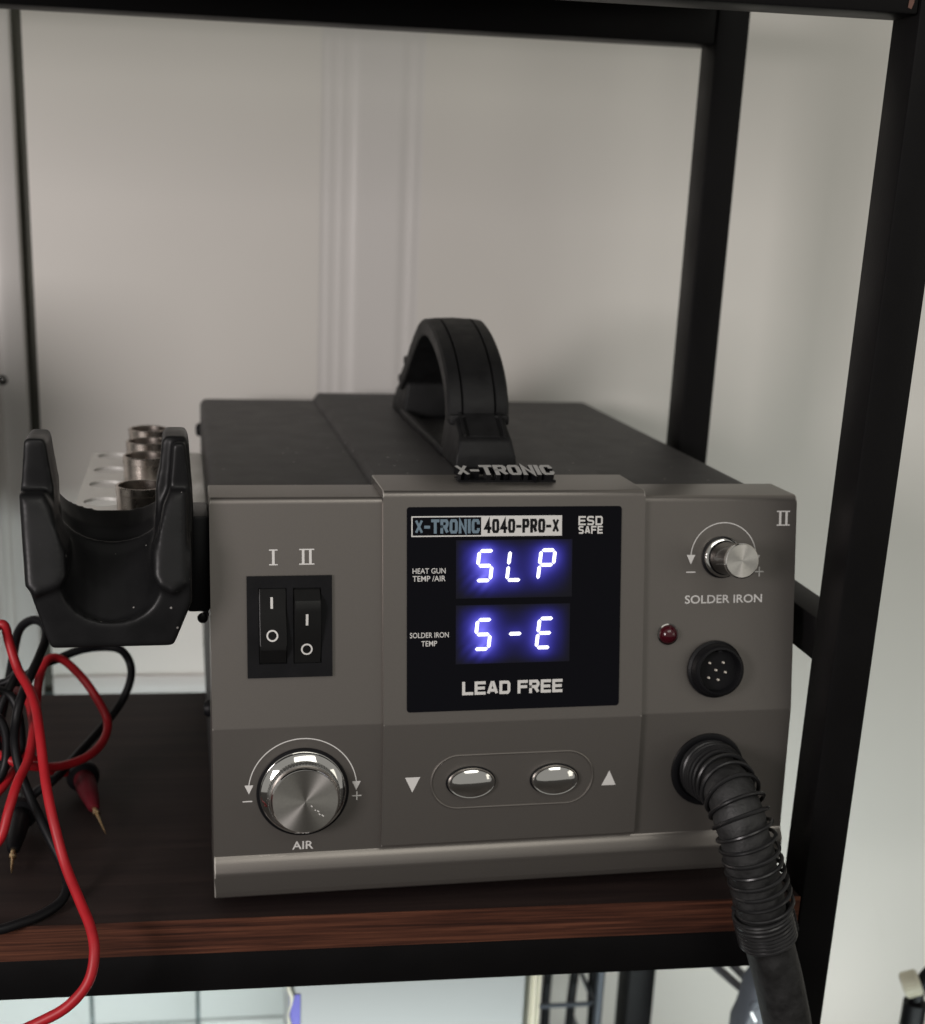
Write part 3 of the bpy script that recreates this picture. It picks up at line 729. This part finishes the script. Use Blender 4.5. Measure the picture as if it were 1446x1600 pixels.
bm = bmesh.new(); add_tube(bm, [p + Vector((.0006 + .0013 * max(0, min(1, (.045 - p.z) / .03)), 0, 0)) for p in spring(ts, lambda s: .0119 + .0012 * max(0, 1 - s / .018))], .00088, 8); bm_obj('spring_wire', bm, M_gunmetal if False else mat('spring_black', (.018, .018, .019), .32, .3), hose)
bm = bmesh.new(); add_tube(bm, spring([SC + .00185 * k for k in range(9)], .0117), .00098, 8); 
add_tube(bm, [at_len(SC + .001 + .0007 * k)[0] + Vector((.0122, -.003, .0015)) for k in range(16)], .0011, 8)
bm_obj('spring_collar', bm, mat('collar_black', (.022, .022, .023), .3, .2), hose)

# ================================================================== heat gun holder and nozzle bracket
holder = empty('heat_gun_holder', 'black plastic U shaped heat gun holder on the left side of the station', 'holder', (-.164, 0, .10))
HO = Vector((-.164, 0, .10))
bm = bmesh.new()
# cradle: loft of U sections from front lip to back rim
def usec(y, hw, zo, zt, ri, zf, zshoulder):
    """outer half width hw, outer bottom zo, top zt; inner channel half width ri, floor zf"""
    n = 12; out = []
    out += [(-hw, zt), (-hw * .99, zo + .024), (-hw * .80, zo + .004), (-hw * .745, zo), (hw * .75, zo), (hw * .78, zo + .0012), (hw, zo + .0175), (hw, zt)]
    inner = []
    for k in range(n + 1):
        a = PI * k / n; inner.append((ri * math.cos(a), zf + (zt - zf) * (1 - math.sin(a) ** .85) if True else 0))
    return [(x, y, z) for x, z in out + inner]
secs = [usec(-.024, .0300, .1193, .1440, .0186, .1290, 0), usec(-.020, .0305, .1185, .1560, .0192, .1280, 0), usec(-.008, .0305, .1185, .1640, .0202, .1385, 0), usec(.004, .0305, .1195, .1690, .0210, .1485, 0), usec(.0085, .0305, .1215, .1710, .0212, .1530, 0), usec(.0120, .0305, .1255, .1720, .0228, .1510, 0), usec(.018, .0303, .1310, .1735, .0228, .1560, 0), usec(.028, .0300, .1430, .1740, .0228, .1612, 0)]
CXH = -.1632
rings = [[bm.verts.new((x + CXH + .0006 * (1 - (y + .024) / .05), y, z)) for x, y, z in s] for s in secs]
n = len(rings[0])
for a, b in zip(rings, rings[1:]):
    for k in range(n): bm.faces.new((a[k], a[(k + 1) % n], b[(k + 1) % n], b[k]))
bm.faces.new(rings[0]); bm.faces.new(rings[-1][::-1])
# upright arms
for sx, xa, xb, lean in ((-1, -.1957, -.1850, .0030), (1, -.1442, -.1328, .0)):
    x0, x1 = xa, xb
    q = [(x0 + .0005, .150), (x1 + (.002 if sx < 0 else 0), .150), (x1 + (.0015 if sx < 0 else 0), .178), (x1, .189), (x1 - .0006, .1950), (x1 - .0016, .1965), (x0 + .0034, .1967), (x0 + .0020, .1955), (x0, .176)] if sx < 0 else \
        [(x0 - .002, .150), (x1 + .0018, .150), (x1 + .0016, .172), (x1 + .0002, .1945), (x1 - .0010, .1978), (x0 + .0030, .1978), (x0 + .0014, .1955), (x0 + .0006, .186), (x0 - .0012, .178)]
    add_prism(bm, q, -.006, .018, lambda a, b, h: (a, h, b), .0012, 2)
# rounded lugs in front of the arms
for lug in ([(-.1958, .1772), (-.1862, .1772), (-.1835, .1720), (-.1818, .1640), (-.1786, .1560), (-.1782, .1475), (-.1805, .1435), (-.1900, .1400), (-.1938, .1440)],
            [(-.1400, .1785), (-.1332, .1785), (-.1334, .1440), (-.1390, .1400), (-.1448, .1430), (-.1470, .1470), (-.1468, .1560), (-.1440, .1640), (-.1425, .1725)]):
    n0 = len(bm.verts)
    add_prism(bm, lug, -.0275, .004, lambda a, b, h: (a, h, b), .0028, 3)
    bm.verts.ensure_lookup_table()
    for v in bm.verts[n0:]:   # the lugs lean back toward the top
        if v.co.y < -.010: v.co.y += (v.co.z - .140) * .38
# back plate toward the station
add_prism(bm, [(-.1440, .1185), (-.1400, .1185), (-.1318, .1340), (-.1316, .172), (-.1340, .1960), (-.1385, .1960), (-.1430, .150)], -.010, .0185, lambda a, b, h: (a, h, b), .0010, 2)
bmesh.ops.recalc_face_normals(bm, faces=bm.faces)
me = bpy.data.meshes.new('holder_raw'); bm.to_mesh(me); bm.free()
me2 = evalmesh(me, [('REMESH', dict(mode='VOXEL', voxel_size=.0009)), ('SMOOTH', dict(factor=.5, iterations=5))])
me2.transform(Matrix.Translation(-HO))
for p in me2.polygons: p.use_smooth = True
link('cradle', me2, M_holder, holder)
bm = bmesh.new(); add_box(bm, -.1340, -.1250, .003, .030, .1240, .1640, .0012)
o = bm_obj('mounting_block', bm, M_blackdeep, holder, Matrix.Translation(-HO))
lathe('screw', M_black, holder, [(.0022, 0), (.0020, .0010), (.0012, .0015), (0, .0016)], Matrix.Translation(Vector((-.1280, .0032, .1215)) - HO) @ Matrix.Rotation(PI / 2, 4, 'X'), 20)

brk = empty('nozzle_bracket', 'pale metal bracket with two rows of holes behind the holder', 'bracket', (-.155, .14, .148))
BO = Vector((-.155, .14, .148))
NZ = [(-.1530, .0640, .1640, .0110), (-.1525, .1200, .1665, .0106), (-.1528, .1580, .1668, .0103), (-.1528, .1930, .1672, .0103)]
HY = (.0560, .0930, .1310, .1660, .2040)
plate = bmesh.new(); add_prism(plate, rrect(-.1835, -.1252, .0495, .2140, .003), .1485, .1500)
me = bpy.data.meshes.new('plate_raw'); plate.to_mesh(me); plate.free()
cut = bmesh.new()
for hy in HY: add_lathe(cut, [(0, .14), (.0090, .14), (.0090, .16), (0, .16)], 28, cx=-.1712, cy=hy)
for nx_, ny_, nz_, nr in NZ: add_lathe(cut, [(0, .14), (.0098, .14), (.0098, .16), (0, .16)], 28, cx=nx_ + .0015, cy=ny_)
bmesh.ops.recalc_face_normals(cut, faces=cut.faces)
cme = bpy.data.meshes.new('cut_raw'); cut.to_mesh(cme); cut.free()
co = bpy.data.objects.new('cutter', cme); C.objects.link(co)
pm = evalmesh(me, [('BOOLEAN', dict(operation='DIFFERENCE', object=co, solver='EXACT'))])
bpy.data.objects.remove(co)
pm.transform(Matrix.Translation(-BO)); pm.name = 'plate'
link('plate', pm, M_brack, brk)
box('flange', M_brack, brk, -.1256, -.1244, .0495, .2140, .128, .1484, 0, mw=Matrix.Translation(-BO))
NL = ['front nozzle with the widest shiny steel rim', 'second steel nozzle from the front with a tall barrel', 'third steel nozzle with a dull yellow rim', 'rearmost steel nozzle with a notched rim']
for (nx_, ny_, nz_, nr), lb in zip(NZ, NL):
    nzl = empty('nozzle', lb + ', in the bracket behind the holder', 'nozzle', (nx_, ny_, .120), 0, 'steel nozzles in the bracket')
    z = nz_ - .120
    lathe('nozzle_rim', M_nozzle, nzl, [(nr - .0010, z - .0050), (nr - .0010, z - .0003), (nr - .0007, z), (nr - .0001, z), (nr + .0002, z - .0003), (nr + .0002, z - .0034), (nr, z - .0036)], None, 48)
    lathe('barrel', M_nozzle, nzl, [(nr, z - .0036), (nr - .0002, .0302), (.0094, .0300), (.0092, .012), (.004, .004), (.003, -.010), (.0022, -.010), (.0022, .004), (nr - .0010, .0320), (nr - .0010, z - .0050)], None, 48)

# ================================================================== meter and test leads on the left
meter = empty('multimeter', 'dark multimeter out of view at the left, stretched tall for its wall shadow', 'multimeter', (-.388, .10, 0), .10); meter.scale = (1, 1, 1.24)  # inferred meter, out of view; moved and stretched to shape its wall shadow
bm = bmesh.new(); add_prism(bm, rrect(-.040, .040, .0, .188, .008), -.018, .018, lambda a, b, h: (a, h, b), .004, 3)
bm_obj('meter_body', bm, mat('meter_grey', (.045, .045, .05), .5, 0, .1, 80), meter)
for z0, z1 in ((.0005, .060), (.150, .190)):
    bm = bmesh.new(); add_prism(bm, rrect(-.0425, .0425, z0, z1, .009), -.021, .021, lambda a, b, h: (a, h, b), .004, 3)
    bm_obj('rubber_bumper', bm, M_rubber, meter)
lathe('selector_dial', M_black, meter, [(0, 0), (.022, 0), (.021, .004), (0, .005)], Matrix.Translation((0, -.018, .085)) @ Matrix.Rotation(PI / 2, 4, 'X'), 40)
box('meter_screen', M_glass, meter, -.028, .028, -.0190, -.0175, .118, .146, .0004)

BLACK3 = [(-0.2326, 0.085, 0.0583), (-0.2225, 0.08, 0.0637), (-0.2146, 0.075, 0.0622), (-0.211, 0.07, 0.054), (-0.2096, 0.06, 0.0439), (-0.2131, 0.06, 0.0346), (-0.2193, 0.065, 0.0368), (-0.2215, 0.07, 0.0481), (-0.2187, 0.075, 0.0592), (-0.2137, 0.08, 0.0685), (-0.2119, 0.085, 0.071), (-0.2179, 0.085, 0.0655), (-0.2323, 0.085, 0.0631)]
BLACK4 = [(-0.2275, 0.05, 0.0597), (-0.2179, 0.05, 0.0624), (-0.214, 0.048, 0.0539), (-0.2148, 0.045, 0.0414), (-0.2195, 0.04, 0.0347), (-0.2285, 0.03, 0.0383)]
RED = [(-0.1901, 0.103, 0.0106), (-0.1964, 0.095, 0.0139), (-0.2026, 0.085, 0.0211), (-0.209, 0.08, 0.0303), (-0.216, 0.08, 0.0355), (-0.2264, 0.075, 0.0429), (-0.232, 0.065, 0.0443), (-0.2269, 0.058, 0.0433), (-0.2175, 0.05, 0.044), (-0.2102, 0.045, 0.0424), (-0.2013, 0.05, 0.0376), (-0.1917, 0.065, 0.031), (-0.1812, 0.08, 0.029), (-0.1751, 0.095, 0.0306), (-0.1739, 0.105, 0.0365), (-0.1794, 0.11, 0.0473), (-0.187, 0.115, 0.0569), (-0.195, 0.115, 0.0652), (-0.2011, 0.11, 0.0675), (-0.2046, 0.1, 0.062), (-0.2056, 0.09, 0.0505), (-0.2054, 0.065, 0.0416), (-0.2119, 0.05, 0.0359), (-0.2169, 0.04, 0.0318), (-0.2253, 0.03, 0.026), (-0.2273, 0.015, 0.0216), (-0.2209, 0.005, 0.019), (-0.2128, 0.005, 0.0256), (-0.2092, 0.01, 0.0365), (-0.2064, 0.02, 0.0443), (-0.2033, 0.035, 0.0485), (-0.2032, 0.055, 0.0552), (-0.2078, 0.075, 0.0614), (-0.2174, 0.09, 0.0591), (-0.2324, 0.1, 0.0491)]
RED2 = [(-0.2303, 0.07, 0.061), (-0.2219, 0.055, 0.0848), (-0.2184, 0.055, 0.0981), (-0.2165, 0.06, 0.1014), (-0.2135, 0.06, 0.1014), (-0.212, 0.06, 0.0932), (-0.2084, 0.055, 0.0829), (-0.203, 0.045, 0.0774), (-0.1992, 0.035, 0.0723), (-0.1966, 0.022, 0.0657), (-0.1943, 0.01, 0.0563), (-0.1922, 0.0, 0.0492), (-0.1891, -0.01, 0.0396), (-0.1844, -0.02, 0.0258), (-0.1783, -0.033, 0.0169), (-0.1733, -0.045, 0.0109), (-0.1716, -0.053, 0.0044), (-0.174, -0.058, -0.0049), (-0.182, -0.06, -0.0136), (-0.1929, -0.06, -0.0197), (-0.2074, -0.06, -0.026)]
BLACK = [(-0.224, 0.1, 0.0406), (-0.2203, 0.105, 0.055), (-0.2172, 0.105, 0.0697), (-0.2128, 0.1, 0.0859), (-0.2061, 0.095, 0.0925), (-0.2004, 0.09, 0.0921), (-0.199, 0.085, 0.0874), (-0.2012, 0.075, 0.0816), (-0.205, 0.065, 0.0745), (-0.2081, 0.055, 0.0677), (-0.2099, 0.05, 0.0591), (-0.2096, 0.042, 0.0517), (-0.2071, 0.035, 0.0425), (-0.2012, 0.025, 0.0317), (-0.1942, 0.014, 0.0217), (-0.188, 0.005, 0.0124), (-0.1856, -0.002, 0.0071), (-0.1876, -0.01, 0.0034), (-0.1947, -0.018, 0.0023), (-0.2031, -0.024, 0.0023), (-0.2124, -0.028, 0.0023), (-0.2244, -0.028, 0.0044)]
BLACK2 = [(-0.2115, 0.060, 0.0110), (-0.2060, 0.070, 0.0150), (-0.1974, 0.075, 0.0195), (-0.1884, 0.095, 0.0227), (-0.1785, 0.11, 0.0288), (-0.1683, 0.12, 0.0389), (-0.1631, 0.125, 0.0499), (-0.1634, 0.13, 0.0575), (-0.168, 0.13, 0.0645), (-0.1768, 0.13, 0.0661), (-0.1874, 0.125, 0.0665), (-0.1973, 0.12, 0.0641), (-0.2061, 0.11, 0.0636), (-0.2173, 0.1, 0.0568), (-0.2250, 0.1, 0.0470), (-0.224, 0.1, 0.0406)]
def lead(nm, label, m, mp, paths, pa, pb, pc, guard_m):
    t = empty(nm, label, 'test lead', (pa[0], pa[1], 0)); o0 = Vector(t.location)
    bm = bmesh.new()
    for p in paths: add_tube(bm, spline([Vector(q) - o0 for q in p], 7), .0021, 12)
    bm_obj('cable', bm, m, t, smooth=60)
    d = (Vector(pb) - Vector(pa)); L_ = d.length; q = d.to_track_quat('Z', 'Y').to_matrix().to_4x4(); q.translation = Vector(pa) - o0
    pr = lathe('probe', mp, t, [(0, -.012), (.0026, -.012), (.0030, 0), (.0042, .002), (.0052, .006), (.0051, L_ * .35), (.0043, L_ * .62), (.0028, L_ * .96), (.0020, L_), (0, L_)], q, 28)
    lathe('finger_guard', guard_m, pr, [(.0046, -.001), (.0078, 0), (.0082, .002), (.0076, .0042), (.0050, .0046)], Matrix.Identity(4), 28)
    d2 = Vector(pc) - Vector(pb); L2 = d2.length; q2 = d2.to_track_quat('Z', 'Y').to_matrix().to_4x4(); q2.translation = Vector(pb) - o0
    tip = lathe('probe_tip', M_gold, t, [(.0012, -.001), (.0012, .0030), (.0017, .0032), (.0017, .0042), (.0009, .0046), (.0006, L2 * .8), (.0001, L2)], q2, 14)
    return t
lead('test_lead', 'bright red test lead hanging over the shelf front edge, with dark red probe', M_red, M_redprobe, [RED, RED2], (-.1866, .1010, .0095), (-.1788, .0666, .0075), (-.1726, .0483, .0030), M_black)
lead('test_lead', 'black test lead looped beside the red one, with slim black probe', M_blackwire, M_blackdeep, [BLACK2[:-1] + BLACK, BLACK3, BLACK4], (-.2122, .0649, .0090), (-.2115, .0311, .0062), (-.2107, .0165, .0030), M_blackdeep)

# ================================================================== things below the shelf
ZL = -0.36
def rk(x, y, z): return Vector((x * math.cos(RA) - y * math.sin(RA), x * math.sin(RA) + y * math.cos(RA), z))
ct = empty('carton', 'glossy white carton with blue violet corner below the shelf', 'carton', rk(-.022, .17, ZL), RA)
box('carton_body', M_carton, ct, -.0645, .0655, -.070, .070, 0, .275, .0020, 3)
bm = bmesh.new(); add_box(bm, -.0652, -.0600, -.0708, -.0702, .195, .2330); add_box(bm, -.0653, -.0647, -.0706, -.050, .195, .2330); bm_obj('corner_label', bm, M_blue, ct)
bm = bmesh.new()
pts = [(-.0655 + .0012 * math.sin(k * 1.7), -.0712 - .0006 * math.cos(k * 2.3), .205 + k * .0055) for k in range(13)]
add_tube(bm, pts, lambda t: .0009 + .0005 * math.sin(t * 17), 6); bm_obj('torn_film', bm, M_cream, ct)
sl = empty('paper_sleeve', 'cream folded sleeve standing between the carton and the black cables', 'sleeve', rk(.0498, .105, ZL), RA)
bm = bmesh.new()
pf = [(-.0040, .004), (-.0026, -.0010), (-.0010, .0012), (.0006, -.0016), (.0020, .0010), (.0032, -.0006), (.0034, .060), (-.0036, .060)]
add_prism(bm, pf, 0, .285, bev=.0006, seg=2); bm_obj('sleeve_body', bm, M_cream, sl)
bk = empty('wire_basket', 'grey wire basket holding the black cables under the shelf', 'basket', rk(.085, .235, ZL), RA)
for z in (.02, .06, .1, .144):
    tube('wire', M_wire, bk, [(-.045, -.03, z), (-.03, -.0302, z), (.028, -.03, z), (.0320, -.0275, z), (.0325, .03, z)], .0016, 8)
tube('upright', M_wire, bk, [(.0345, -.0310, 0), (.0345, -.0310, .09), (.0345, -.0310, .20)], .0028, 10)
for k, (xb, xt, r) in enumerate(((.0898, .0896, .0031), (.1070, .1080, .0031), (.1228, .1208, .0032))):
    cb = tube('cable', M_blackwire, None, spline([rk(xb - .002, .228, ZL), rk(xb, .226, -.25), rk((xb + xt) / 2 - .0006, .225, -.225), rk(xt, .225, -.20), rk(xt, .222, -.15), rk(xt + .006, .21, -.06)], 6), r, 10)
    tag(cb, ['thick black cable nearest the cream sleeve, hanging in the basket', 'middle black cable of the three in the wire basket', 'black cable beside the grey basket upright'][k], 'cable', 'cables in the wire basket')
gd = empty('desk_gadget', 'slate grey rounded gadget with a lit white bar behind the hose', 'gadget', rk(.1955, .108, ZL), RA)
bm = bmesh.new()
pf = [(-.0228, 0), (-.0228, .150), (-.0224, .195), (-.0190, .222), (-.0100, .240), (0, .246), (.0100, .240), (.0180, .222), (.0235, .195), (.0235, 0)]
add_prism(bm, pf, -.010, .010, lambda a, b, h: (a, h, b), .005, 3); bm_obj('gadget_body', bm, M_gadget, gd)
bm = bmesh.new(); add_box(bm, -.0007, .0007, -.0106, -.0100, -.0036, .0036, .0002); bm_obj('light_bar', bm, M_white, gd, Matrix.Translation((-.0172, 0, .2050)) @ Matrix.Rotation(math.radians(-28), 4, 'Y'))
bm = bmesh.new(); P = [Vector((-.0172 + .0030 * math.cos(math.radians(a)), -.0101, .2125 + .0030 * math.sin(math.radians(a)))) for a in range(200, -95, -9)]
add_tube(bm, P, .0002, 6); bm_obj('ring_mark', bm, M_blackdeep, gd)
for k, (u0, u1) in enumerate((((.1774, .15, -.1577), (.1958, .15, -.1745)), ((.1856, .158, -.1567), (.1963, .158, -.1677)))):
    a, b = rk(*u0), rk(*u1); d = (b - a)
    o = tube('braided_cable', M_braid, None, spline([a - d * 2.2, a, b, b + d * 1.2], 8), .0026, 10)
    tag(o, ['outer braided dark cable slanting down to the grey gadget', 'inner braided dark cable slanting behind the grey gadget'][k], 'cable', 'braided cables by the gadget')
sd = empty('small_stand', 'slim black stand with an ivory knurled thumbscrew beside the rack', 'stand', rk(.2680, .10, -1.0), RA)
tube('pole', M_black, sd, [(0, 0, 0), (.006, 0, .5), (.0105, 0, .848)], .0068, 24)
lathe('base', M_black, sd, [(0, 0), (.07, 0), (.07, .008), (0, .012)], None, 40)
tube('neck', M_black, sd, spline([(.0104, 0, .842), (.0108, 0, .852), (.0122, -.001, .862), (.0165, -.001, .869), (.024, 0, .873)], 6), .0040, 14)
q = Matrix.Translation((.0028, -.005, .8640)) @ Matrix.Rotation(math.radians(62), 4, 'Y') @ Matrix.Rotation(math.radians(18), 4, 'X')
bm = bmesh.new(); add_lathe(bm, [(0, -.0050), (.0062, -.0050), (.0069, -.0042), (.0069, .0042), (.0062, .0050), (0, .0050)], 40)
for k in range(22):
    n0 = len(bm.verts); add_box(bm, .0067, .0075, -.0005, .0005, -.0041, .0041); bm.verts.ensure_lookup_table(); rr = Matrix.Rotation(2 * PI * k / 22, 4, 'Z')
    for v in bm.verts[n0:]: v.co = rr @ v.co
bm_obj('thumbscrew', bm, M_ivory, sd, q)
